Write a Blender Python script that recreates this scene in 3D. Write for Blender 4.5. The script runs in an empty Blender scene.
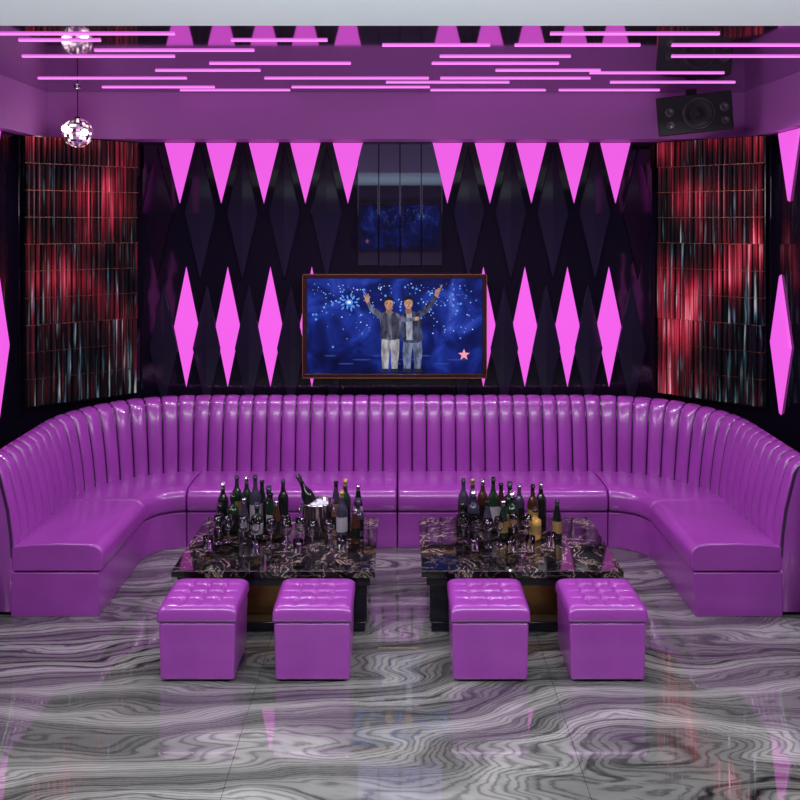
import bpy, bmesh, math, random
from mathutils import Vector, Matrix
random.seed(7)
S=bpy.context.scene
COL=S.collection
S.view_settings.view_transform='Standard'
S.view_settings.look='None'
S.view_settings.exposure=0
S.view_settings.gamma=1

# ---------------------------------------------------------------- materials
def mat(name,base=(.5,.5,.5),rough=.5,metal=0,emis=None,es=0,coat=0,trans=0,ior=1.45,spec=.5):
    m=bpy.data.materials.new(name); m.use_nodes=True
    b=m.node_tree.nodes['Principled BSDF']
    b.inputs['Base Color'].default_value=(*base,1)
    b.inputs['Roughness'].default_value=rough
    b.inputs['Metallic'].default_value=metal
    b.inputs['IOR'].default_value=ior
    b.inputs['Specular IOR Level'].default_value=spec
    b.inputs['Coat Weight'].default_value=coat
    b.inputs['Coat Roughness'].default_value=.08
    b.inputs['Transmission Weight'].default_value=trans
    if emis:
        b.inputs['Emission Color'].default_value=(*emis,1)
        b.inputs['Emission Strength'].default_value=es
    return m
def N(m,t,**k):
    n=m.node_tree.nodes.new(t)
    for a,v in k.items(): setattr(n,a,v)
    return n
def L(m,a,b): m.node_tree.links.new(a,b)
def bsdf(m): return m.node_tree.nodes['Principled BSDF']
def ramp(m,stops):
    r=N(m,'ShaderNodeValToRGB'); e=r.color_ramp.elements
    while len(e)<len(stops): e.new(.5)
    for i,(p,c) in enumerate(stops):
        e[i].position=p; e[i].color=(*c,1)
    return r
def mathn(m,op,a,b=None):
    n=N(m,'ShaderNodeMath',operation=op)
    for i,v in enumerate((a,b)):
        if v is None: continue
        if isinstance(v,(int,float)): n.inputs[i].default_value=v
        else: L(m,v,n.inputs[i])
    return n.outputs[0]

def leather(name,col):
    m=mat(name,col,.30,coat=.5)
    bsdf(m).inputs['Coat Roughness'].default_value=.13
    tc=N(m,'ShaderNodeTexCoord')
    v=N(m,'ShaderNodeTexVoronoi'); v.inputs['Scale'].default_value=220
    n=N(m,'ShaderNodeTexNoise'); n.inputs['Scale'].default_value=4
    L(m,tc.outputs['Object'],v.inputs['Vector']); L(m,tc.outputs['Object'],n.inputs['Vector'])
    bp=N(m,'ShaderNodeBump'); bp.inputs['Strength'].default_value=.08; bp.inputs['Distance'].default_value=.002
    L(m,v.outputs['Distance'],bp.inputs['Height'])
    bp2=N(m,'ShaderNodeBump'); bp2.inputs['Strength'].default_value=.12; bp2.inputs['Distance'].default_value=.03
    L(m,n.outputs['Fac'],bp2.inputs['Height']); L(m,bp.outputs['Normal'],bp2.inputs['Normal']); L(m,bp2.outputs['Normal'],bsdf(m).inputs['Normal'])
    r=ramp(m,[(.3,tuple(c*.9 for c in col)),(.7,tuple(min(1,c*1.1) for c in col))])
    L(m,n.outputs['Fac'],r.inputs['Fac']); L(m,r.outputs['Color'],bsdf(m).inputs['Base Color'])
    return m
M_leather=leather('purple_leather',(.235,.036,.285))
M_leather2=leather('purple_leather_shade_and_buttons',(.03,.004,.04))  # near-black leather: shade painted into sofa grooves; also used on ottoman buttons
M_black=mat('black_lacquer',(.006,.006,.009),.12)
M_blackmatte=mat('black_plastic',(.007,.007,.009),.45)
M_gold=mat('bronze_gold',(.50,.27,.09),.25,1)
M_rail=mat('dark_copper_rail',(.16,.07,.04),.3,1)
M_chrome=mat('chrome',(.8,.8,.82),.12,1)
M_ball=mat('mirror_ball_facets',(.75,.72,.80),.3,.55)
M_pink=mat('lit_pink_acrylic',(.08,.01,.08),.3,emis=(.85,.115,.77),es=1.0)
M_led=mat('pink_led',(.2,.05,.2),.4,emis=(.92,.22,.86),es=1.25)
M_white=mat('warm_bulb',(1,1,1),.4,emis=(1,.95,.85),es=14)
M_frame=mat('tv_frame',(.022,.006,.007),.2)
M_fascia=mat('lilac_paint',(.64,.23,.68),.5)
M_soffit=mat('pale_soffit_paint',(.80,.88,.88),.5)
M_glass=mat('clear_glass',(.95,.95,.97),.02,trans=1,ior=1.45)
M_btl=[mat('bottle_dark',(.006,.008,.007),.07),mat('bottle_brown',(.035,.012,.006),.08),mat('bottle_smoke',(.03,.026,.05),.08),mat('bottle_green',(.006,.02,.010),.07)]
M_amber=mat('amber_liquor',(.40,.24,.05),.1)
M_label=mat('bottle_label',(.26,.24,.27),.6)
M_label2=mat('bottle_label_gold',(.4,.26,.10),.4,.6)

# ceiling mirror film
M_ceil=mat('mirror_ceiling',(.42,.30,.46),.05,.92)

# black glass wall
M_wall=mat('black_glass_wall',(.004,.003,.008),.05,spec=.6,coat=.1)
tc=N(M_wall,'ShaderNodeTexCoord'); nz=N(M_wall,'ShaderNodeTexNoise'); nz.inputs['Scale'].default_value=2.2
L(M_wall,tc.outputs['Object'],nz.inputs['Vector'])
bp=N(M_wall,'ShaderNodeBump'); bp.inputs['Strength'].default_value=.08; bp.inputs['Distance'].default_value=.05
L(M_wall,nz.outputs['Fac'],bp.inputs['Height']); L(M_wall,bp.outputs['Normal'],bsdf(M_wall).inputs['Normal'])
M_dd=mat('dark_mirror_diamond',(.06,.03,.07),.10,.9)
M_dd2=mat('black_diamond',(.010,.008,.020),.07,0,spec=.5)

# marble floor
M_floor=mat('grey_marble',(.5,.5,.5),.025,ior=2.4,spec=.5)
m=M_floor
tc=N(m,'ShaderNodeTexCoord')
mp=N(m,'ShaderNodeMapping'); mp.inputs['Rotation'].default_value=(0,0,math.radians(-24)); mp.inputs['Scale'].default_value=(.42,1.15,1); mp.inputs['Location'].default_value=(4.1,2.2,0)
L(m,tc.outputs['Object'],mp.inputs['Vector'])
n1=N(m,'ShaderNodeTexNoise'); n1.inputs['Scale'].default_value=1.0; n1.inputs['Detail'].default_value=3.5; n1.inputs['Roughness'].default_value=.45
L(m,mp.outputs['Vector'],n1.inputs['Vector'])
sub=N(m,'ShaderNodeVectorMath',operation='SUBTRACT'); sub.inputs[1].default_value=(.5,.5,.5)
L(m,n1.outputs['Color'],sub.inputs[0])
sc=N(m,'ShaderNodeVectorMath',operation='SCALE'); sc.inputs['Scale'].default_value=1.9
L(m,sub.outputs[0],sc.inputs[0])
ad=N(m,'ShaderNodeVectorMath',operation='ADD'); L(m,mp.outputs['Vector'],ad.inputs[0]); L(m,sc.outputs[0],ad.inputs[1])
def wave(scale,dist,det,dsc,rgh):
    w=N(m,'ShaderNodeTexWave',wave_type='BANDS',bands_direction='Y'); w.inputs['Scale'].default_value=scale
    w.inputs['Distortion'].default_value=dist; w.inputs['Detail'].default_value=det; w.inputs['Detail Scale'].default_value=dsc; w.inputs['Detail Roughness'].default_value=rgh
    L(m,ad.outputs[0],w.inputs['Vector']); return w
w1=wave(.9,2.0,4,1.5,.5); w2=wave(3.6,4.0,6,1.1,.6); w3=wave(13,5.0,6,.9,.62)
nb=N(m,'ShaderNodeTexNoise'); nb.inputs['Scale'].default_value=1.6; nb.inputs['Detail'].default_value=8; nb.inputs['Roughness'].default_value=.68
L(m,ad.outputs[0],nb.inputs['Vector'])
nm_=N(m,'ShaderNodeTexNoise'); nm_.inputs['Scale'].default_value=1.3; nm_.inputs['Detail'].default_value=3
L(m,ad.outputs[0],nm_.inputs['Vector'])
tone=mathn(m,'ADD',mathn(m,'MULTIPLY',w1.outputs['Fac'],.40),mathn(m,'MULTIPLY',nb.outputs['Fac'],.60))
r1=ramp(m,[(.18,(.075,.082,.077)),(.42,(.140,.150,.138)),(.62,(.225,.24,.22)),(.85,(.38,.405,.375))])
L(m,tone,r1.inputs['Fac'])
r2=ramp(m,[(.0,(.10,.10,.105)),(.07,(.35,.35,.36)),(.28,(.85,.85,.85)),(1,(1,1,1))])
L(m,w2.outputs['Fac'],r2.inputs['Fac'])
r3=ramp(m,[(.0,(.40,.40,.41)),(.35,(.85,.85,.85)),(.8,(1,1,1)),(1,(1.0,1.0,1.0))])
L(m,w3.outputs['Fac'],r3.inputs['Fac'])
rm=ramp(m,[(.38,(.25,.25,.25)),(.62,(1,1,1))]); L(m,nm_.outputs['Fac'],rm.inputs['Fac'])
mx=N(m,'ShaderNodeMix',data_type='RGBA',blend_type='MULTIPLY')
L(m,rm.outputs['Color'],mx.inputs[0])
L(m,r1.outputs['Color'],mx.inputs[6]); L(m,r2.outputs['Color'],mx.inputs[7])
mxb=N(m,'ShaderNodeMix',data_type='RGBA',blend_type='MULTIPLY'); mxb.inputs[0].default_value=.8
L(m,mx.outputs[2],mxb.inputs[6]); L(m,r3.outputs['Color'],mxb.inputs[7])
br=N(m,'ShaderNodeTexBrick'); br.offset=0; br.inputs['Scale'].default_value=1
br.inputs['Color1'].default_value=(1,1,1,1);br.inputs['Color2'].default_value=(.96,.96,.96,1);br.inputs['Mortar'].default_value=(.5,.5,.5,1)
br.inputs['Mortar Size'].default_value=.0022; br.inputs['Brick Width'].default_value=1.55; br.inputs['Row Height'].default_value=.8
mpb=N(m,'ShaderNodeMapping'); mpb.inputs['Location'].default_value=(.75,.05,0)
L(m,tc.outputs['Object'],mpb.inputs['Vector']); L(m,mpb.outputs['Vector'],br.inputs['Vector'])
mx2=N(m,'ShaderNodeMix',data_type='RGBA',blend_type='MULTIPLY'); mx2.inputs[0].default_value=1
L(m,mxb.outputs[2],mx2.inputs[6]); L(m,br.outputs['Color'],mx2.inputs[7])
L(m,mx2.outputs[2],bsdf(m).inputs['Base Color'])

# black marble with veins (tables)
M_tm=mat('black_marble',(.01,.01,.01),.06,spec=.6)
m=M_tm
tc=N(m,'ShaderNodeTexCoord')
n1=N(m,'ShaderNodeTexNoise'); n1.inputs['Scale'].default_value=5; n1.inputs['Detail'].default_value=7; n1.inputs['Roughness'].default_value=.65; n1.inputs['Distortion'].default_value=1.6
n2=N(m,'ShaderNodeTexNoise'); n2.inputs['Scale'].default_value=4; n2.inputs['Detail'].default_value=2
L(m,tc.outputs['Object'],n1.inputs['Vector']); L(m,tc.outputs['Object'],n2.inputs['Vector'])
d=mathn(m,'ABSOLUTE',mathn(m,'SUBTRACT',n1.outputs['Fac'],.5))
r=ramp(m,[(.0,(.60,.50,.42)),(.007,(.20,.14,.12)),(.018,(.015,.012,.015)),(1,(.005,.005,.007))])
L(m,d,r.inputs['Fac'])
r3=ramp(m,[(.45,(.05,.05,.05)),(.6,(1,1,1))]); L(m,n2.outputs['Fac'],r3.inputs['Fac'])
mx=N(m,'ShaderNodeMix',data_type='RGBA',blend_type='MULTIPLY'); mx.inputs[0].default_value=.9
L(m,r.outputs['Color'],mx.inputs[6]); L(m,r3.outputs['Color'],mx.inputs[7])
L(m,mx.outputs[2],bsdf(m).inputs['Base Color'])

# tube panel: red and teal reflections painted into base colour and a soft glow
M_tube=mat('tube_painted_reflections',(.1,.02,.02),.2,.6)
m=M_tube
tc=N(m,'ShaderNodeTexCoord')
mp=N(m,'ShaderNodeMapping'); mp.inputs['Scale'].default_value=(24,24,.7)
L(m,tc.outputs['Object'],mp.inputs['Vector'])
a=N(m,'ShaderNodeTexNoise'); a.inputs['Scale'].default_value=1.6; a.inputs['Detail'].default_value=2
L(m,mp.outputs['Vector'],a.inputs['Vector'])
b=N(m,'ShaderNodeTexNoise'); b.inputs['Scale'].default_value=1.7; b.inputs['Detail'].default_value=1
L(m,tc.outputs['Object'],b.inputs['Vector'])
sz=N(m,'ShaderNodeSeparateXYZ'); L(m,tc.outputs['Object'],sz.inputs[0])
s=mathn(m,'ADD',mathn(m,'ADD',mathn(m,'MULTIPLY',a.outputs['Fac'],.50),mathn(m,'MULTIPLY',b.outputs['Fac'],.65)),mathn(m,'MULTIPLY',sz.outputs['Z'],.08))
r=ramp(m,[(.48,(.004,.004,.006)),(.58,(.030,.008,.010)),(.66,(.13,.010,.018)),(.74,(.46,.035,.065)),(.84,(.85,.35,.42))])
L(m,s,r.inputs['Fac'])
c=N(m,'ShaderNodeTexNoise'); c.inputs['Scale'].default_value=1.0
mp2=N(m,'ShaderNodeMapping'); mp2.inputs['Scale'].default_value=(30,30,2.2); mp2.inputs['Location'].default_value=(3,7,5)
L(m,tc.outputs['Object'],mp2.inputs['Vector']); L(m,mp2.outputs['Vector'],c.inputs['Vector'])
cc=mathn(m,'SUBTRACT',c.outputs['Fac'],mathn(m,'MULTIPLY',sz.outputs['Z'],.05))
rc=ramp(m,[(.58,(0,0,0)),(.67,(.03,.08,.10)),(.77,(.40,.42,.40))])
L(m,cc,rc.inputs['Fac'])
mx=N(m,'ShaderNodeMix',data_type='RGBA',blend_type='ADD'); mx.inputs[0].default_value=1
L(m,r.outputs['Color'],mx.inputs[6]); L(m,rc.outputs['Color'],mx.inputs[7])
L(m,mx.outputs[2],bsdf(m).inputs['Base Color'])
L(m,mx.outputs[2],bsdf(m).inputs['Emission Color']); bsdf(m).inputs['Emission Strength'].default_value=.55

# ---------------------------------------------------------------- mesh helpers
def mesh(name,verts,faces,material,smooth=False,parent=None,loc=(0,0,0),rot=(0,0,0)):
    me=bpy.data.meshes.new(name); me.from_pydata([tuple(v) for v in verts],[],faces); 
    bm=bmesh.new(); bm.from_mesh(me); bmesh.ops.recalc_face_normals(bm,faces=bm.faces); bm.to_mesh(me); bm.free()
    if material: me.materials.append(material)
    if smooth:
        for p in me.polygons: p.use_smooth=True
    o=bpy.data.objects.new(name,me); COL.objects.link(o); o.location=loc; o.rotation_euler=rot
    if parent: o.parent=parent
    return o
def empty(name,loc,rot=(0,0,0)):
    e=bpy.data.objects.new(name,None); e.location=loc; e.rotation_euler=rot; e.empty_display_size=.1; COL.objects.link(e); return e
def box(name,x0,x1,y0,y1,z0,z1,material,bev=0,parent=None,seg=3):
    c=Vector(((x0+x1)/2,(y0+y1)/2,(z0+z1)/2)); a,b_,c_=(x1-x0)/2,(y1-y0)/2,(z1-z0)/2
    v=[(sx*a,sy*b_,sz*c_) for sx in(-1,1) for sy in(-1,1) for sz in(-1,1)]
    f=[(0,1,3,2),(4,6,7,5),(0,4,5,1),(2,3,7,6),(0,2,6,4),(1,5,7,3)]
    o=mesh(name,v,f,material,parent=parent,loc=c)
    if bev:
        md=o.modifiers.new('bev','BEVEL'); md.width=bev; md.segments=seg
        for p in o.data.polygons: p.use_smooth=True
        wn=o.modifiers.new('wn','WEIGHTED_NORMAL')
    return o
def lathe(name,prof,material,parent=None,loc=(0,0,0),rot=(0,0,0),n=20,mats=None,matfn=None):
    v=[];f=[]
    for r,z in prof:
        for i in range(n):
            a=2*math.pi*i/n; v.append((r*math.cos(a),r*math.sin(a),z))
    for j in range(len(prof)-1):
        for i in range(n):
            k=(i+1)%n; f.append((j*n+i,j*n+k,(j+1)*n+k,(j+1)*n+i))
    o=mesh(name,v,f,material,True,parent,loc,rot)
    if mats:
        for q in mats: o.data.materials.append(q)
        for p in o.data.polygons: p.material_index=matfn(p.center)
    return o

# ---------------------------------------------------------------- room shell
SZ=3.10; CZ=3.48; BY=7.70; XW=2.95; XR=2.87
box('floor',-3.1,3.1,-.8,7.9,-.1,0,M_floor)
box('wall_back',-2.25,2.25,BY,BY+.1,0,SZ+.5,M_wall)
box('wall_left',-XW-.1,-XW,-.8,7.06,0,SZ+.5,M_wall)
box('wall_right',XR,XR+.1,-.8,7.06,0,SZ+.5,M_wall)
M_fw=mat('dark_plum_wall',(.10,.05,.11),.5)
box('wall_front',-3.1,3.1,-.8,-.7,0,SZ+.5,M_fw)
def prism(name,pts,z0,z1,material):
    n=len(pts); v=[(x,y,z0) for x,y in pts]+[(x,y,z1) for x,y in pts]
    f=[tuple(range(n)),tuple(range(n,2*n))]+[(i,(i+1)%n,n+(i+1)%n,n+i) for i in range(n)]
    return mesh(name,v,f,material)
for sgn,nm,xw in((-1,'left',XW),(1,'right',XR)):
    prism('wall_corner_'+nm,[(sgn*2.2,BY),(sgn*xw,7.05),(sgn*(xw+.1),7.05),(sgn*(xw+.1),BY+.1),(sgn*2.2,BY+.1)],0,SZ-.001,M_wall)
box('ceiling',-3.1,3.1,-.8,7.9,CZ,CZ+.1,M_ceil)
box('bulkhead_back',-2.95,2.95,7.40,BY+.1,SZ,CZ-.001,M_fascia)
box('bulkhead_left',-XW-.05,-2.86,3.2,7.399,SZ,CZ-.001,M_fascia)
box('bulkhead_right',2.80,XR+.05,3.2,7.399,SZ,CZ-.001,M_fascia)
box('bulkhead_front',-XW+.001,XR-.001,-.69,3.2,SZ,CZ-.001,M_soffit)

# diamonds
def diamond(name,c,w,h,ax,nrm,material,t=.02,ztop=None,parent=None,ridge=.0):
    """faceted diamond on a wall: ax = horizontal unit vector, nrm = into the room"""
    ax=Vector(ax);nrm=Vector(nrm);up=Vector((0,0,1))
    pts=[(-w/2,0),(0,-h/2),(w/2,0),(0,h/2)]
    if ztop is not None:
        dz=ztop-c[2]
        if dz<h/2:
            if dz>0:
                k=(1-dz/(h/2))*w/2
                pts=[(-w/2,0),(0,-h/2),(w/2,0),(k,dz),(-k,dz)]
            else:
                k=(1+dz/(h/2))*w/2
                pts=[(0,-h/2),(k,dz),(-k,dz)]
    n=len(pts)
    back=[ax*a+up*b_+nrm*.001 for a,b_ in pts]
    cx=sum(a for a,b_ in pts)/n; cy=sum(b_ for a,b_ in pts)/n
    fr=[ax*(cx+(a-cx)*.94)+up*(cy+(b_-cy)*.97)+nrm*t for a,b_ in pts]
    v=back+fr+[ax*cx+up*cy+nrm*(t+ridge)]
    f=[tuple(range(n))]+[(i,(i+1)%n,n+(i+1)%n,n+i) for i in range(n)]+[(n+i,n+(i+1)%n,2*n) for i in range(n)]
    return mesh(name,v,f,material,loc=c,parent=parent)
colsX=[.42,.78,1.13,1.49,1.84]
mids=[.60,.955,1.31,1.665,2.03]
W=(1,0,0);NB=(0,-1,0)
for sgn in(-1,1):
    for X in colsX:
        diamond('lit_diamond_wall_light',(sgn*X-.02,BY,3.12),.27,1.08,W,NB,M_pink,ztop=SZ-.005)
        if X>.7: diamond('lit_diamond_wall_light',(sgn*(X-.055)-.02,BY,1.54),.21,1.02,W,NB,M_pink)
    for X in mids:
        diamond('dark_diamond_wall_panel',(sgn*X-.02,BY,2.50),.27,1.14,W,NB,M_dd if X>1.9 else M_dd2,ridge=.008)
        diamond('dark_diamond_wall_panel',(sgn*(X-.055)-.02,BY,1.36),.25,1.10,W,NB,M_dd2,ridge=.008)
    xw=XW if sgn<0 else XR
    for i,Y in enumerate((6.67 if sgn<0 else 6.85,5.95,5.20,4.45,3.7)):
        diamond('lit_diamond_wall_light',(sgn*xw,Y,1.50),.36,1.06,(0,1,0),(-sgn,0,0),M_pink)
        diamond('lit_diamond_wall_light',(sgn*xw,Y-.15,3.12),.38,1.10,(0,1,0),(-sgn,0,0),M_pink,ztop=SZ-.005)
for i,x in enumerate((-.27,-.09,.09,.27)):
    box('mirror_strip_panel',x-.086,x+.086,BY-.012,BY-.001,2.06,SZ-.01,mat('smoked_mirror_%d'%i,(.16,.17,.24),.02,.97),.003)

# angled tube panels in corners
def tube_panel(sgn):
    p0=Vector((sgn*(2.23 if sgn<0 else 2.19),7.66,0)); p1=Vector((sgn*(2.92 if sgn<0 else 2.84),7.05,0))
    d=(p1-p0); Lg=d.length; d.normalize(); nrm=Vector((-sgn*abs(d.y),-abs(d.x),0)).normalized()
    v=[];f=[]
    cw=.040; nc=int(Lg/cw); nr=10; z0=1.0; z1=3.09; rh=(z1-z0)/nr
    e=empty('tube_wall_panel',((p0.x+p1.x)/2,(p0.y+p1.y)/2,(z0+z1)/2)); o=Vector(e.location)
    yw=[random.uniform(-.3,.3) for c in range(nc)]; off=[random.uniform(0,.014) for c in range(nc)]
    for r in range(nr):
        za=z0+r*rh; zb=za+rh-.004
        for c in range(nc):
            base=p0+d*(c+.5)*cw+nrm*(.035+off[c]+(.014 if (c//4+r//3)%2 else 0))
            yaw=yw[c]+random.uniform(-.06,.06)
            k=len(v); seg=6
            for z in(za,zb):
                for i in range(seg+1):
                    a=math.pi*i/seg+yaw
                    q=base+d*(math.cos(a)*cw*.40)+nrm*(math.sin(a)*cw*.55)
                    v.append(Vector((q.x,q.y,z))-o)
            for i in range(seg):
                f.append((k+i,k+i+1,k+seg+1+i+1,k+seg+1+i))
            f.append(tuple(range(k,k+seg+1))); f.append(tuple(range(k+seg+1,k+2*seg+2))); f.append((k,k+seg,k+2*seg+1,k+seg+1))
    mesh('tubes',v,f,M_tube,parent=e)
    def slab(nm,za,zb,off,th,mt):
        pts=[p0+nrm*off,p1+nrm*off,p1+nrm*(off+th),p0+nrm*(off+th)]
        vv=[Vector((p.x,p.y,za))-o for p in pts]+[Vector((p.x,p.y,zb))-o for p in pts]
        ff=[(0,1,2,3),(4,5,6,7)]+[(i,(i+1)%4,4+(i+1)%4,4+i) for i in range(4)]
        mesh(nm,vv,ff,mt,parent=e)
    slab('backing_board',z0-.02,z1,.004,.025,M_black)
    for r in range(1,nr,1):
        slab('rail_%d'%r,z0+r*rh-.004,z0+r*rh,.03,.03,M_rail)
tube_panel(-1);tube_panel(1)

# ---------------------------------------------------------------- LED ceiling bars
K=1.059
rows=[(5.02,-2.1,-1.65),(5.02,-.93,-.4),(5.16,-.1,.51),(5.16,.65,1.36),(5.16,1.54,2.27),(5.31,-1.78,-.85),(5.5,-2.28,-1.36),(5.5,.24,1.03),(5.5,1.64,2.42),
(5.74,-1.2,-.31),(5.74,.2,1.0),(6.0,-1.61,-.92),(6.0,.63,1.32),(6.1,1.27,2.17),(6.32,-2.51,-1.48),(6.32,-.94,.2),(6.32,.28,1.32),(6.5,-.1,.78),(6.5,1.5,2.39),
(6.73,-2.2,-1.37),(6.73,-.8,.22),(6.88,-1.66,-.83),(6.88,.23,1.1),(6.88,1.2,1.96),(4.85,-2.3,-1.2),(4.85,.8,1.7),(4.6,-.9,.3)]
e=empty('ceiling_led_bar_lights',(0,6.2,CZ))
for i,(y,a,b_) in enumerate(rows):
    o=box('led_bar_%d'%i,a*K,b_*K,y*K-.011-6.2,y*K+.011-6.2,-.009,-.001,M_led,parent=e)

# ---------------------------------------------------------------- sofa
XS=2.365;YF=5.58;YBK=7.30;R=.80
L1=YBK-R-YF; LA=math.pi/2*R; LM=2*(XS-R); TOT=2*L1+2*LA+LM
def path(s):
    if s<=L1: return Vector((-XS,YF+s,0)),Vector((-1,0,0))
    s-=L1
    if s<=LA:
        a=math.pi-s/R; n=Vector((math.cos(a),math.sin(a),0)); return Vector((-XS+R,YBK-R,0))+n*R,n
    s-=LA
    if s<=LM: return Vector((-XS+R+s,YBK,0)),Vector((0,1,0))
    s-=LM
    if s<=LA:
        a=math.pi/2-s/R; n=Vector((math.cos(a),math.sin(a),0)); return Vector((XS-R,YBK-R,0))+n*R,n
    s-=LA
    return Vector((XS,YBK-R-s,0)),Vector((1,0,0))
sofa=empty('curved_sofa',(-.02,6.6,0)); SO=Vector((0,6.6,0))
def sweep(name,ss,proff,material,smooth=True,bev=0):
    v=[];f=[];n=None
    for s in ss:
        p,nn=path(s); pr=proff(s); n=len(pr)
        for o_,z in pr:
            q=p+nn*o_; v.append(Vector((q.x,q.y,z))-SO)
    for j in range(len(ss)-1):
        for i in range(n):
            k=(i+1)%n; f.append((j*n+i,j*n+k,(j+1)*n+k,(j+1)*n+i))
    f.append(tuple(range(n))); f.append(tuple((len(ss)-1)*n+i for i in range(n)))
    o=mesh(name,v,f,material,smooth,parent=sofa)
    if bev:
        md=o.modifiers.new('b','BEVEL'); md.width=bev; md.segments=3; md.limit_method='ANGLE'; md.angle_limit=math.radians(50)
        o.modifiers.new('wn','WEIGHTED_NORMAL')
    return o
NCH=64; cw=TOT/NCH
TS=(0,.05,.09,.16,.3,.5,.7,.84,.91,.95)
ss=[]
for c in range(NCH):
    for t in TS: ss.append((c+t)*cw)
ss.append(TOT)
def backprof(s):
    t=(s/cw)%1.0
    if s>=TOT-1e-6 or t>.9999: t=0
    b_=.036*max(0,1-abs(2*t-1)**3.0)**.5
    dz=-.045*max(0,1-min(s,TOT-s)/1.6)
    return [(0-b_,.36),(.01-b_,.50),(.03-b_,.65),(.055-b_,.80+dz),(.085-b_,.92+dz),(.105-b_*.9,.965+dz),(.13-b_*.5,.985+b_*.35+dz),(.165,.995+b_*.4+dz),(.20,.975+b_*.3+dz),(.22,.93+dz),(.22,.5),(.22,.03),(.0,.03)]
o=sweep('backrest',ss,backprof,M_leather)
o.data.materials.append(M_leather2)
nn_=len(backprof(0)); nf=(len(ss)-1)*nn_
for idx,p in enumerate(o.data.polygons):
    if idx<nf:
        j=(idx//nn_)%len(TS)
        if j in (0,len(TS)-1) and (idx%nn_)<9: p.material_index=1
D=.56
def seg(a,b_,n): return [a+(b_-a)*i/n for i in range(n+1)]
g=.005
cuts=[0,L1-.02,L1+LA,L1+LA+LM/2,L1+LA+LM,TOT-L1+.02,TOT]
for i in range(6):
    a,b_=cuts[i]+(g if i else 0),cuts[i+1]-(g if i<5 else 0)
    sweep('seat_cushion_%d'%(i+1),seg(a,b_,24),lambda s:[(-.0,.275),(0,.43),(-.12,.445),(-.30,.45),(-.46,.447),(-.52,.437),(-.55,.415),(-.567,.38),(-.567,.33),(-.562,.295),(-.545,.277)],M_leather,bev=.016)
    sweep('seat_base_%d'%(i+1),seg(a,b_,24),lambda s:[(0,.0),(0,.268),(-.535,.268),(-.545,.258),(-.535,.0)],M_leather,bev=.006)

# ---------------------------------------------------------------- ottomans
def ottoman(cx,y0):
    w=.40; e=empty('tufted_ottoman',(cx,y0+w/2,0)); e.scale=(1.02,1.02,1.05)
    h=w/2
    v=[];f=[]
    for z,k in((.012,.95),(.30,.985)):
        for sx,sy in((-1,-1),(1,-1),(1,1),(-1,1)): v.append((sx*h*k,sy*h*k,z))
    f=[(0,1,2,3),(4,5,6,7)]+[(i,(i+1)%4,4+(i+1)%4,4+i) for i in range(4)]
    o=mesh('body',v,f,M_leather,True,parent=e)
    md=o.modifiers.new('b','BEVEL'); md.width=.012; md.segments=3; o.modifiers.new('wn','WEIGHTED_NORMAL')
    n=48; v=[];f=[]
    btn=[(sx*.09,sy*.09) for sx in(-1,0,1) for sy in(-1,0,1)]
    for j in range(n+1):
        for i in range(n+1):
            x=(i/n-.5)*w*1.01; y=(j/n-.5)*w*1.01
            ex=abs(2*i/n-1);ey=abs(2*j/n-1)
            z=.387-.022*(ex**12)-.022*(ey**12)
            for bx,by in btn:
                dd=math.hypot(x-bx,y-by); z-=.016*math.exp(-(dd/.014)**2)+.004*math.exp(-(dd/.035)**2)
            for q in(x,y):
                for l_ in(-.09,0,.09):
                    if max(abs(x),abs(y))<.175: z-=.007*math.exp(-((q-l_)/.008)**2)
            v.append((x,y,z))
    for j in range(n):
        for i in range(n):
            a=j*(n+1)+i; f.append((a,a+1,a+n+2,a+n+1))
    ring=[i for i in range(n+1)]+[j*(n+1)+n for j in range(1,n+1)]+[n*(n+1)+i for i in range(n-1,-1,-1)]+[j*(n+1) for j in range(n-1,0,-1)]
    prev=ring
    for z,k in((.318,1.006),(.305,.995)):
        cur=[]
        for r_ in ring:
            cur.append(len(v)); v.append((v[r_][0]*k,v[r_][1]*k,z))
        m_=len(ring)
        for i in range(m_): f.append((prev[i],prev[(i+1)%m_],cur[(i+1)%m_],cur[i]))
        prev=cur
    f.append(tuple(prev))
    o=mesh('tufted_lid',v,f,M_leather,True,parent=e)
    for i,(bx,by) in enumerate(btn):
        lathe('button_%d'%i,[(0.0001,.006),(.006,.005),(.009,.001),(.009,-.004)],M_leather2,parent=e,loc=(bx,by,.364),n=10)
    for i,(sx,sy) in enumerate(((-1,-1),(1,-1),(1,1),(-1,1))):
        box('foot_%d'%i,sx*.15-.015,sx*.15+.015,sy*.15-.015,sy*.15+.015,0,.014,M_blackmatte,parent=e)
for cx in(-1.064,-.460,.474,1.090): ottoman(cx,4.77)

# ---------------------------------------------------------------- tables
def table(x0,x1):
    y0,y1=5.27,6.24; cx=(x0+x1)/2; cy=(y0+y1)/2; e=empty('marble_coffee_table',(cx,cy,0))
    a=(x1-x0)/2; b_=(y1-y0)/2
    box('top_slab',-a,a,-b_,b_,.355,.40,M_tm,.006,parent=e)
    box('under_frame',-a+.03,a-.03,-b_+.03,b_-.03,.30,.354,M_black,.004,parent=e)
    for i,s in enumerate((-1,1)):
        X=s*(a-.12)
        box('leg_panel_%d'%i,X-.07,X+.07,-b_+.10,b_-.10,.06,.30,M_black,.006,parent=e)
    box('bronze_core',-a+.26,a-.26,-b_+.22,b_-.22,.06,.299,M_gold,.004,parent=e)
    box('plinth',-a+.06,a-.06,-b_+.10,b_-.10,.0,.059,M_black,.006,parent=e)
table(-1.325,-.145); table(.125,1.295)

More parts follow.
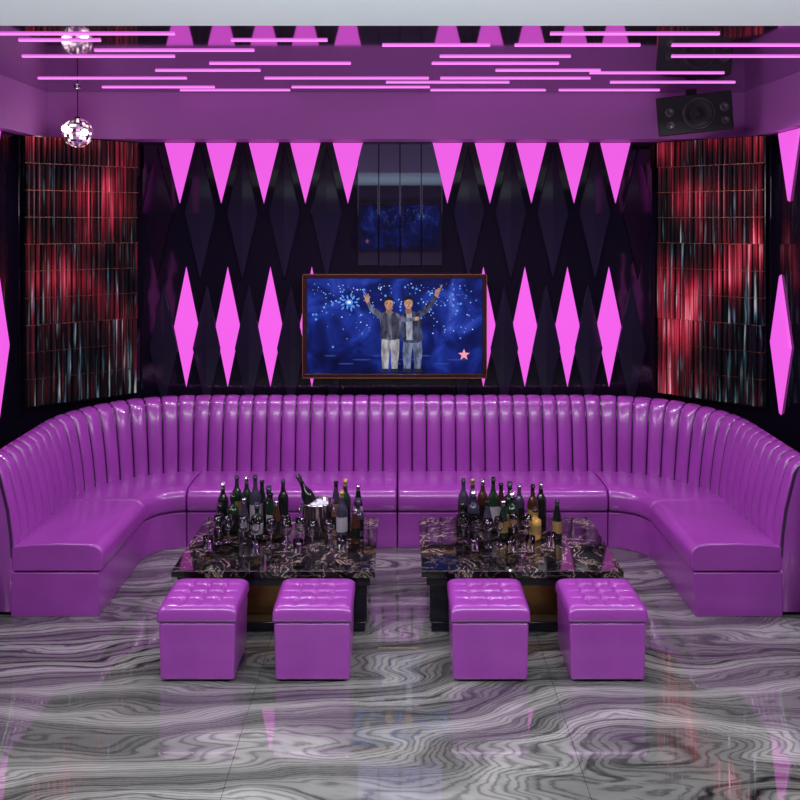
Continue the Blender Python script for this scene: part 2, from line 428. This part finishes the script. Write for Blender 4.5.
# bottles
def bottle(kind,x,y,z=.401,h=.30,r=.034,mt=None,name='liquor_bottle',rot=(0,0,0),label=True):
    if kind=='wine':
        prof=[(.0001,0),(r*.9,0),(r,.01),(r,h*.58),(r*.92,h*.64),(r*.55,h*.72),(r*.38,h*.78),(r*.36,h*.93),(r*.45,h*.935),(r*.45,h*.96),(r*.38,h*.965),(r*.37,h),(.0001,h)]
    elif kind=='beer':
        prof=[(.0001,0),(r*.9,0),(r,.008),(r,h*.5),(r*.85,h*.6),(r*.5,h*.78),(r*.42,h*.93),(r*.55,h*.94),(r*.55,h*.985),(.0001,h)]
    else:
        prof=[(.0001,0),(r*.95,0),(r*1.05,.01),(r*1.1,h*.5),(r*1.05,h*.62),(r*.5,h*.68),(r*.38,h*.72),(r*.38,h*.82),(r*.5,h*.825),(r*.5,h),(.0001,h)]
    def fn(c):
        if h*.17<c.z<h*.47 and label: return 1
        if c.z>h*.86: return 2
        return 0
    out=[]
    for i,(a,b_) in enumerate(prof):
        if out:
            pa,pz=out[-1]
            for zz in(h*.17,h*.47,h*.86):
                if pz<zz<b_: out.append((pa+(a-pa)*(zz-pz)/(b_-pz),zz))
        out.append((a,b_))
    return lathe(name,out,mt or random.choice(M_btl),loc=(x,y,z),rot=rot,n=20,mats=[random.choice([M_label,M_label2,M_btl[0],M_btl[0]]),random.choice([M_label2,M_btl[0],M_btl[2],M_chrome])],matfn=fn)
def goblet(x,y,h=.17,r=.033):
    prof=[(.0001,.0),(r*.95,.0),(r*.95,.003),(.006,.010),(.004,.02),(.004,h*.45),(r*.5,h*.52),(r*.95,h*.65),(r*1.02,h*.8),(r*.85,h),(r*.80,h),(r*.96,h*.8),(r*.88,h*.66),(r*.45,h*.54),(.0001,h*.52)]
    lathe('wine_glass',prof,M_glass,loc=(x,y,.401),n=20)
def tumbler(x,y,h=.085,r=.032,liq=True):
    e=empty('whisky_tumbler',(x,y,.401))
    lathe('glass',[(.0001,0),(r*.85,0),(r,h),(r*.93,h),(r*.8,.012),(.0001,.012)],M_glass,parent=e,n=20)
    if liq: lathe('drink',[(.0001,.0125),(r*.78,.0125),(r*.84,h*.45),(.0001,h*.45)],M_amber,parent=e,n=16)
LB=[('wine',-1.17,6.02,.30),('liq',-1.09,5.94,.25),('wine',-1.02,6.06,.33),('wine',-.95,5.98,.36),('liq',-.87,6.04,.27),('beer',-.84,5.92,.26),('wine',-.78,6.08,.30),
    ('beer',-1.00,5.84,.25),('liq',-.91,5.80,.23),('wine',-.36,5.99,.33),('wine',-.37,5.80,.31),('beer',-.43,6.12,.28),('liq',-.27,5.86,.24),('beer',-.79,5.82,.24),('liq',-1.16,5.86,.21),('beer',-.28,6.10,.26),('wine',-1.10,6.14,.31),('beer',-.93,6.14,.28),('beer',-.28,5.72,.22)]
NM={'wine':'wine_bottle','liq':'liquor_bottle','beer':'beer_bottle'}
for k,x,y,h in LB: bottle(k,x,y,h=h,r=.036 if k!='beer' else .030,name=NM[k])
RB=[('wine',.42,6.04,.32),('liq',.48,5.95,.27),('wine',.55,6.06,.31),('wine',.61,5.96,.35),('beer',.67,6.04,.29),('liq',.73,5.92,.27),('wine',.79,6.04,.28),('wine',.87,5.97,.30),('beer',1.00,5.80,.25),('liq',.40,5.86,.22),('beer',.56,5.82,.24),('wine',.94,6.08,.28),('beer',.66,5.82,.24),('beer',.49,6.14,.29),('liq',.74,6.14,.27)]
for k,x,y,h in RB: bottle(k,x,y,h=h,r=.036 if k!='beer' else .030,name=NM[k])
bottle('liq',.86,5.80,h=.20,r=.036,mt=M_amber,name='liquor_bottle')
for x,y in((-.80,5.66),(-.72,5.74),(-.70,5.62),(-.62,5.68),(-.54,5.62),(-1.08,5.74),(-.98,5.70),(-.44,5.66),(.48,5.72),(.62,5.70),(.72,5.76),(-.90,5.66),(-1.14,5.72),(.40,5.74),(.80,5.74),(.55,5.66)): goblet(x,y)
for x,y in((-.88,5.54),(-.62,5.54),(-1.18,5.60),(.46,5.60),(.94,5.66),(.80,5.60),(-.36,5.60),(.68,5.58)): tumbler(x,y)
# ice bucket with champagne
e=empty('champagne_bucket',(-.535,5.88,.401)); e.scale=(1.15,1.15,1.15)
lathe('pail',[(.0001,0),(.065,0),(.072,.01),(.090,.18),(.096,.185),(.096,.19),(.086,.19),(.066,.02),(.0001,.02)],M_chrome,parent=e,n=32)
for i,s in enumerate((-1,1)):
    v=[];f=[]
    for a in range(16):
        for b_ in range(8):
            A=2*math.pi*a/16;B=2*math.pi*b_/8; rr=.020+.004*math.cos(B); v.append((s*.096+.004*math.sin(B),rr*math.cos(A),.14+rr*math.sin(A)))
            f.append((a*8+b_,((a+1)%16)*8+b_,((a+1)%16)*8+(b_+1)%8,a*8+(b_+1)%8))
    mesh('ring_handle_%d'%i,v,f,M_chrome,True,parent=e)
b=bottle('wine',0,0,z=.055,h=.32,r=.036,mt=M_btl[0],name='champagne_bottle',rot=(0,math.radians(-26),0)); b.parent=e; b.location=(.03,0,.05)
bm=bmesh.new()
for i in range(30):
    a=random.random()*6.28; rr=random.random()*.062
    mtx=Matrix.Translation((rr*math.cos(a),rr*math.sin(a),.15+random.random()*.03))@Matrix.Rotation(random.random()*3,4,'X')@Matrix.Rotation(random.random()*3,4,'Z')
    bmesh.ops.create_cube(bm,size=.024,matrix=mtx)
me=bpy.data.meshes.new('ice_cubes'); bm.to_mesh(me); bm.free(); me.materials.append(mat('ice',(.55,.6,.65),.15))
o=bpy.data.objects.new('ice_cubes',me); COL.objects.link(o); o.parent=e

# ---------------------------------------------------------------- television
def emat(n,c,s=1): 
    return mat(n,(0,0,0),.5,emis=c,es=s,spec=.1)
def cmat(n,c,sc=14,lo=.35,hi=1.3):
    """picture colour with soft tonal variation like printed folds of cloth / skin"""
    m=emat(n,c); tc=N(m,'ShaderNodeTexCoord'); mp=N(m,'ShaderNodeMapping'); mp.inputs['Scale'].default_value=(1.6,1,.7)
    nz=N(m,'ShaderNodeTexNoise'); nz.inputs['Scale'].default_value=sc; nz.inputs['Detail'].default_value=3
    L(m,tc.outputs['Object'],mp.inputs['Vector']); L(m,mp.outputs['Vector'],nz.inputs['Vector'])
    r=ramp(m,[(.35,tuple(q*lo for q in c)),(.65,tuple(min(1,q*hi) for q in c))])
    L(m,nz.outputs['Fac'],r.inputs['Fac']); L(m,r.outputs['Color'],bsdf(m).inputs['Emission Color']); return m
M_screen=mat('tv_picture_background',(0,0,0),.3,spec=.15)
m=M_screen
tc=N(m,'ShaderNodeTexCoord'); sp=N(m,'ShaderNodeSeparateXYZ'); L(m,tc.outputs['Object'],sp.inputs[0])
nz=N(m,'ShaderNodeTexNoise'); nz.inputs['Scale'].default_value=3.2; nz.inputs['Detail'].default_value=4; nz.inputs['Distortion'].default_value=1.2
L(m,tc.outputs['Object'],nz.inputs['Vector'])
s=mathn(m,'ADD',mathn(m,'MULTIPLY',sp.outputs['Z'],.20),nz.outputs['Fac'])
r=ramp(m,[(.28,(.003,.004,.035)),(.48,(.006,.012,.13)),(.60,(.014,.035,.32)),(.72,(.04,.08,.50)),(.88,(.15,.25,.7))])
L(m,s,r.inputs['Fac']); L(m,r.outputs['Color'],bsdf(m).inputs['Emission Color']); bsdf(m).inputs['Emission Strength'].default_value=.9
e_blue=emat('pic_bokeh_blue',(.10,.28,.85)); e_wh=emat('pic_bokeh_white',(.75,.85,1)); e_pk=emat('pic_star_pink',(.95,.35,.45)); e_floor=emat('pic_stage_glow',(.03,.05,.30))
e_skin=cmat('pic_skin',(.48,.26,.19),22,.6,1.2); e_skin2=emat('pic_skin_shadow',(.26,.12,.09)); e_hair=emat('pic_hair',(.012,.010,.014)); e_khaki=cmat('pic_khaki',(.40,.38,.42),16,.45,1.2); e_shirt=cmat('pic_grey_shirt',(.13,.14,.22),18); e_vest=cmat('pic_vest',(.05,.05,.08),18)
e_jkt=cmat('pic_jacket',(.035,.04,.08),18,.3,2.0); e_jean=cmat('pic_jeans',(.15,.18,.30),16,.4,1.3); e_tee=cmat('pic_tee',(.33,.34,.42),20,.5,1.2); e_fold=emat('pic_fold',(.05,.06,.10)); e_shoe=emat('pic_shoe',(.02,.02,.03)); e_lip=emat('pic_lip',(.28,.08,.07))
def television(loc,rotz=0,detail=True,name='television'):
    tv=empty(name,loc,(0,0,rotz))
    W_,H_=.770,.435
    t=.038
    box('back_shell',-W_+.02,W_-.02,.02,.07,-H_+.02,H_-.02,M_blackmatte,parent=tv)
    box('frame_top',-W_,W_,-.02,.03,H_-t,H_,M_frame,.006,parent=tv); box('frame_bottom',-W_,W_,-.02,.03,-H_,-H_+t,M_frame,.006,parent=tv)
    box('frame_left',-W_,-W_+t,-.02,.03,-H_+t,H_-t,M_frame,.006,parent=tv); box('frame_right',W_-t,W_,-.02,.03,-H_+t,H_-t,M_frame,.006,parent=tv)
    rim=mat('tv_rim',(.55,.24,.14),.2,.9)
    for nm,a in(('rim_top',(-W_,W_,-.026,-.02,H_-.008,H_)),('rim_bottom',(-W_,W_,-.026,-.02,-H_,-H_+.008)),('rim_left',(-W_,-W_+.006,-.026,-.02,-H_,H_)),('rim_right',(W_-.006,W_,-.026,-.02,-H_,H_))):
        box(nm,*a,rim,parent=tv)
    box('screen',-W_+t,W_-t,.0,.019,-H_+t,H_-t,M_screen,parent=tv)
    u=1/120.7; lay=[0]
    def P(pts,mt,nm='picture_patch'):
        lay[0]+=1; y=-.0008-.00008*lay[0]
        v=[((x-395)*u,y,(326-yy)*u) for x,yy in pts]
        me=bpy.data.meshes.new(nm); me.from_pydata(v,[],[tuple(range(len(v)))]); me.materials.append(mt)
        o=bpy.data.objects.new(nm,me); COL.objects.link(o); o.parent=tv
    def E(cx,cy,rx,ry,mt,nm='picture_patch',n=20,rot=0):
        P([(cx+rx*math.cos(a)*math.cos(rot)-ry*math.sin(a)*math.sin(rot),cy+rx*math.cos(a)*math.sin(rot)+ry*math.sin(a)*math.cos(rot)) for a in[2*math.pi*i/n for i in range(n)]],mt,nm)
    rnd=random.Random(3)
    for mt,cnt,rr in((e_blue,110,(.3,1.3)),(e_wh,130,(.2,.65))):
        v=[];f=[]
        for i in range(cnt):
            cx=rnd.uniform(312,478); cy=283+abs(rnd.gauss(0,26)); 
            if cy>370: continue
            r_=rnd.uniform(*rr); k=len(v)
            for j in range(10):
                a=2*math.pi*j/10; v.append(((cx+r_*math.cos(a)-395)*u,-.0007,(326-cy-r_*math.sin(a))*u))
            f.append(tuple(range(k,k+10)))
        mesh('picture_bokeh',v,f,mt,parent=tv)
    for i in range(9):
        E(330+i*16,356+4*((i*5)%3),6+2*(i%3),.7,e_floor)
    for i in range(14):
        a=i*2*math.pi/14; rr=7+3*(i%2); E(349+rr*math.cos(a),302+.75*rr*math.sin(a),2.0,.9,e_blue,rot=a)
    E(349,302,4,3,e_blue); E(349,302,2,1.5,e_wh)
    st=[]
    for i in range(10):
        a=-math.pi/2+i*math.pi/5; r_=6 if i%2==0 else 2.6; st.append((465+r_*math.cos(a),355+r_*math.sin(a)))
    P(st,e_pk,'picture_star')
    if not detail: return
    P([(404,340),(413,341),(422,339),(423,352),(421,371),(415,371),(414.5,356),(413,347),(411.5,357),(411,371),(404.5,371),(403,354)],e_jean,'man_right_jeans')
    P([(404,369),(411,369),(411.5,372.5),(402.5,372.5)],e_shoe); P([(415,369),(421,369),(423.5,372.5),(414.5,372.5)],e_shoe)
    P([(401,315),(405,311.5),(413,311),(418,312.5),(421,316),(422,326),(424,340),(418,343),(408,343),(402,341),(400,328)],e_jkt,'man_right_jacket')
    P([(407,312),(412,311.5),(413,322),(413,340),(407,340),(406.5,324)],e_tee,'man_right_shirt')
    P([(417,312.5),(421,317.5),(428,313),(434,305),(438.5,297.5),(435,295),(429.5,302),(423.5,308)],e_jkt,'man_right_sleeve')
    P([(435,295),(438.5,297.5),(440,293),(441.5,289),(443.5,284.5),(442.4,284),(440.3,288),(439.2,287.4),(438,289.5),(436.5,289),(436,291.5)],e_skin,'man_right_hand')
    P([(406.5,306),(411.5,306),(412.5,312.5),(409,314),(405.5,312.5)],e_skin2)
    E(409,303,4.3,5.6,e_skin,'man_right_face'); 
    P([(404.2,302.5),(404.3,298.5),(406,296),(409,295.3),(412,296),(413.8,298.5),(413.8,302.5),(412.8,300),(409,299),(405.4,300.2)],e_hair,'man_right_hair')
    E(407.3,302.7,.7,.35,e_hair); E(410.9,302.7,.7,.35,e_hair); E(409.1,304.5,.5,.8,e_skin2); E(409.1,306.4,1.5,.45,e_lip)
    P([(418,318),(419,318),(421,338),(419.5,338)],e_fold); P([(403,320),(404,320),(405,338),(403.5,338)],e_fold)
    P([(382,337),(391,338),(400,337),(399.5,352),(397.5,371),(391.8,371),(391.3,354),(390.5,346),(389.5,356),(388.5,371),(382.8,371),(381.5,352)],e_khaki,'man_left_trousers')
    P([(382,369),(388.6,369),(388.8,372.5),(380.5,372.5)],e_shoe); P([(391.5,369),(397.6,369),(399.8,372.5),(391.5,372.5)],e_shoe)
    P([(379.5,316),(384,312),(389,311),(394,311.5),(399.5,314),(402,318),(400.5,328),(400.5,339),(391,340.5),(381,339),(381,326)],e_shirt,'man_left_shirt')
    P([(384,312),(388,314),(387.5,339),(381,338.5),(381,322)],e_vest,'man_left_vest'); P([(395,312),(391.5,314.5),(392.5,340),(400.5,338.5),(399.5,320)],e_vest)
    P([(382.5,313),(379.8,318.5),(374,314.5),(369.5,309.5),(366.8,303),(369.8,301.5),(373,306.2),(377.5,309.8)],e_shirt,'man_left_sleeve')
    P([(366.8,303),(369.8,301.5),(369.6,298.5),(370.4,296),(369.6,295.7),(368.8,297.6),(368.6,293.5),(367.7,293.5),(367.4,297),(366.3,292.8),(365.4,293),(366,297.2),(364.4,294.2),(363.7,294.6),(365,298.4),(365.4,300.6)],e_skin,'man_left_hand')
    P([(398.5,314),(402.5,316),(409,318),(415,317),(415,320.5),(408,322),(400.5,321)],e_shirt,'man_left_arm'); P([(415,317),(418,316.4),(420,317.2),(419.6,318.4),(420,319.6),(418,320.4),(415,320.5)],e_skin)
    P([(386.8,306),(391.8,306),(392.5,312),(389.2,314.5),(386,312)],e_skin2)
    E(389.2,303.5,4.3,5.7,e_skin,'man_left_face')
    P([(384.5,303),(384.4,299),(386,296.6),(389.2,295.8),(392.4,296.6),(394,299),(394,303),(393,300.4),(389.2,299.6),(385.5,300.6)],e_hair,'man_left_hair')
    E(387.5,303.2,.7,.35,e_hair); E(391,303.2,.7,.35,e_hair); E(389.2,305,.5,.8,e_skin2); E(389.2,307,1.5,.45,e_lip)
television((-.045,7.62,1.555))
television((0,-.66,2.35),math.pi,False,'television')

# ---------------------------------------------------------------- loudspeaker
sp=empty('ceiling_loudspeaker',(2.28,7.10,3.27),(math.radians(8),math.radians(-5),math.radians(-12)))
v=[(-.28,-.14,-.15),(.28,-.14,-.15),(.28,-.14,.15),(-.28,-.14,.15),(-.20,.14,-.11),(.20,.14,-.11),(.20,.14,.11),(-.20,.14,.11)]
o=mesh('cabinet',v,[(0,1,2,3),(4,5,6,7),(0,1,5,4),(1,2,6,5),(2,3,7,6),(3,0,4,7)],M_blackmatte,parent=sp)
md=o.modifiers.new('b','BEVEL'); md.width=.012; md.segments=3
M_grey=mat('speaker_cone',(.015,.015,.018),.5); M_ring=mat('speaker_ring',(.09,.09,.10),.3,.6)
lathe('woofer',[(.0001,.012),(.03,.010),(.034,-.006),(.085,.008),(.095,.016),(.108,.014),(.112,.0)],M_grey,parent=sp,loc=(.03,-.141,0),rot=(math.pi/2,0,0),n=32)
lathe('woofer_ring',[(.108,.0),(.108,.012),(.118,.012),(.120,0)],M_ring,parent=sp,loc=(.03,-.141,0),rot=(math.pi/2,0,0),n=32)
for i,s in enumerate((-1,1)):
    lathe('tweeter_%d'%i,[(.0001,.004),(.02,.006),(.034,.012),(.038,.0)],M_ring,parent=sp,loc=(.02+s*.20,-.141,.03),rot=(math.pi/2,0,0),n=24)
    lathe('bass_port_%d'%i,[(.0001,-.0),(.02,.001),(.026,.008),(.03,.0)],M_ring,parent=sp,loc=(.02+s*.20,-.141,-.07),rot=(math.pi/2,0,0),n=24)
box('mount_bracket',-.04,.04,-.03,.03,.12,.19,M_blackmatte,.004,parent=sp)

# ---------------------------------------------------------------- disco ball
db=empty('mirror_ball_lamp',(-2.52,7.12,3.12))
bm=bmesh.new(); bmesh.ops.create_uvsphere(bm,u_segments=26,v_segments=18,radius=.115)
me=bpy.data.meshes.new('ball'); bm.to_mesh(me); bm.free(); me.materials.append(M_ball); me.materials.append(M_chrome); me.materials.append(mat('facet_glint_glow',(1,1,1),.3,emis=(1,.85,.72),es=1.5)); me.materials.append(mat('facet_glint_glow_pink',(.8,.3,.6),.3,emis=(1,.35,.75),es=.7))  # some facets glow to imitate glints of reflected light
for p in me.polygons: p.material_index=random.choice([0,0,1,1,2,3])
o=bpy.data.objects.new('ball',me); COL.objects.link(o); o.parent=db
lathe('rod',[(.004,.10),(.004,CZ-3.12-.02)],M_blackmatte,parent=db,n=10)
lathe('canopy',[(.0001,CZ-3.12-.002),(.03,CZ-3.12-.002),(.03,CZ-3.12-.02),(.0001,CZ-3.12-.02)],M_chrome,parent=db,n=20)
lathe('cap',[(.02,.107),(.02,.124),(.0001,.124)],M_blackmatte,parent=db,n=12)
for i,(dx,dz) in enumerate(((-.05,.02),(.10,-.01))):
    bm=bmesh.new(); bmesh.ops.create_uvsphere(bm,u_segments=14,v_segments=10,radius=.026)
    me=bpy.data.meshes.new('bulb'); bm.to_mesh(me); bm.free(); me.materials.append(M_white)
    o=bpy.data.objects.new('bulb_%d'%i,me); COL.objects.link(o); o.parent=db; o.location=(dx,-.13,dz)
    box('bulb_holder_%d'%i,min(0,dx),max(0,dx),-.125,-.108,dz+.0,dz+.008,M_chrome,parent=db)

# ---------------------------------------------------------------- lights
def area(name,loc,rot,sx,sy,p,c,spread=180):
    l=bpy.data.lights.new(name,'AREA'); l.shape='RECTANGLE'; l.size=sx; l.size_y=sy; l.energy=p; l.color=c; l.spread=math.radians(spread)
    o=bpy.data.objects.new(name,l); COL.objects.link(o); o.location=loc; o.rotation_euler=[math.radians(a) for a in rot]; return o
area('front_key_area',(0,2.5,3.09),(4,0,0),4.6,.4,185,(.95,1,.98),158)  # key light added under the front soffit, out of view
area('side_fill_left',(-2.85,4.2,2.7),(0,-60,0),.8,2.0,38,(1,.80,1),125)  # unseen side fill added for purple cast and leather highlights
area('side_fill_right',(2.78,4.2,2.7),(0,60,0),.8,2.0,38,(1,.80,1),125)  # matching unseen fill added on the right
area('bounce_fill',(0,1.0,.5),(172,0,0),3,1,58,(.9,1,1),150)  # upward fill added to brighten the soffit like light off the floor
for x in(-2.0,-1.0,0,1.0,2.0):  # spots added to light the sofa from above; no fixtures here
    l=bpy.data.lights.new('sofa_fill_spot','SPOT'); l.energy=82; l.color=(1,.80,1); l.spot_size=math.radians(140); l.spot_blend=.6; l.shadow_soft_size=.008
    o=bpy.data.objects.new('sofa_fill_spot',l); COL.objects.link(o); o.location=(x,6.35,3.46); 
w=bpy.data.worlds.new('world'); S.world=w; w.use_nodes=True
w.node_tree.nodes['Background'].inputs[0].default_value=(.30,.20,.35,1); w.node_tree.nodes['Background'].inputs[1].default_value=.3

# ---------------------------------------------------------------- camera
cam=bpy.data.cameras.new('camera'); co=bpy.data.objects.new('camera',cam); COL.objects.link(co)
co.location=(0,0,2.4); co.rotation_euler=(math.radians(90),0,0)
cam.sensor_width=36; cam.lens=911/800*36; cam.shift_y=-175/800; cam.clip_start=.05
S.camera=co
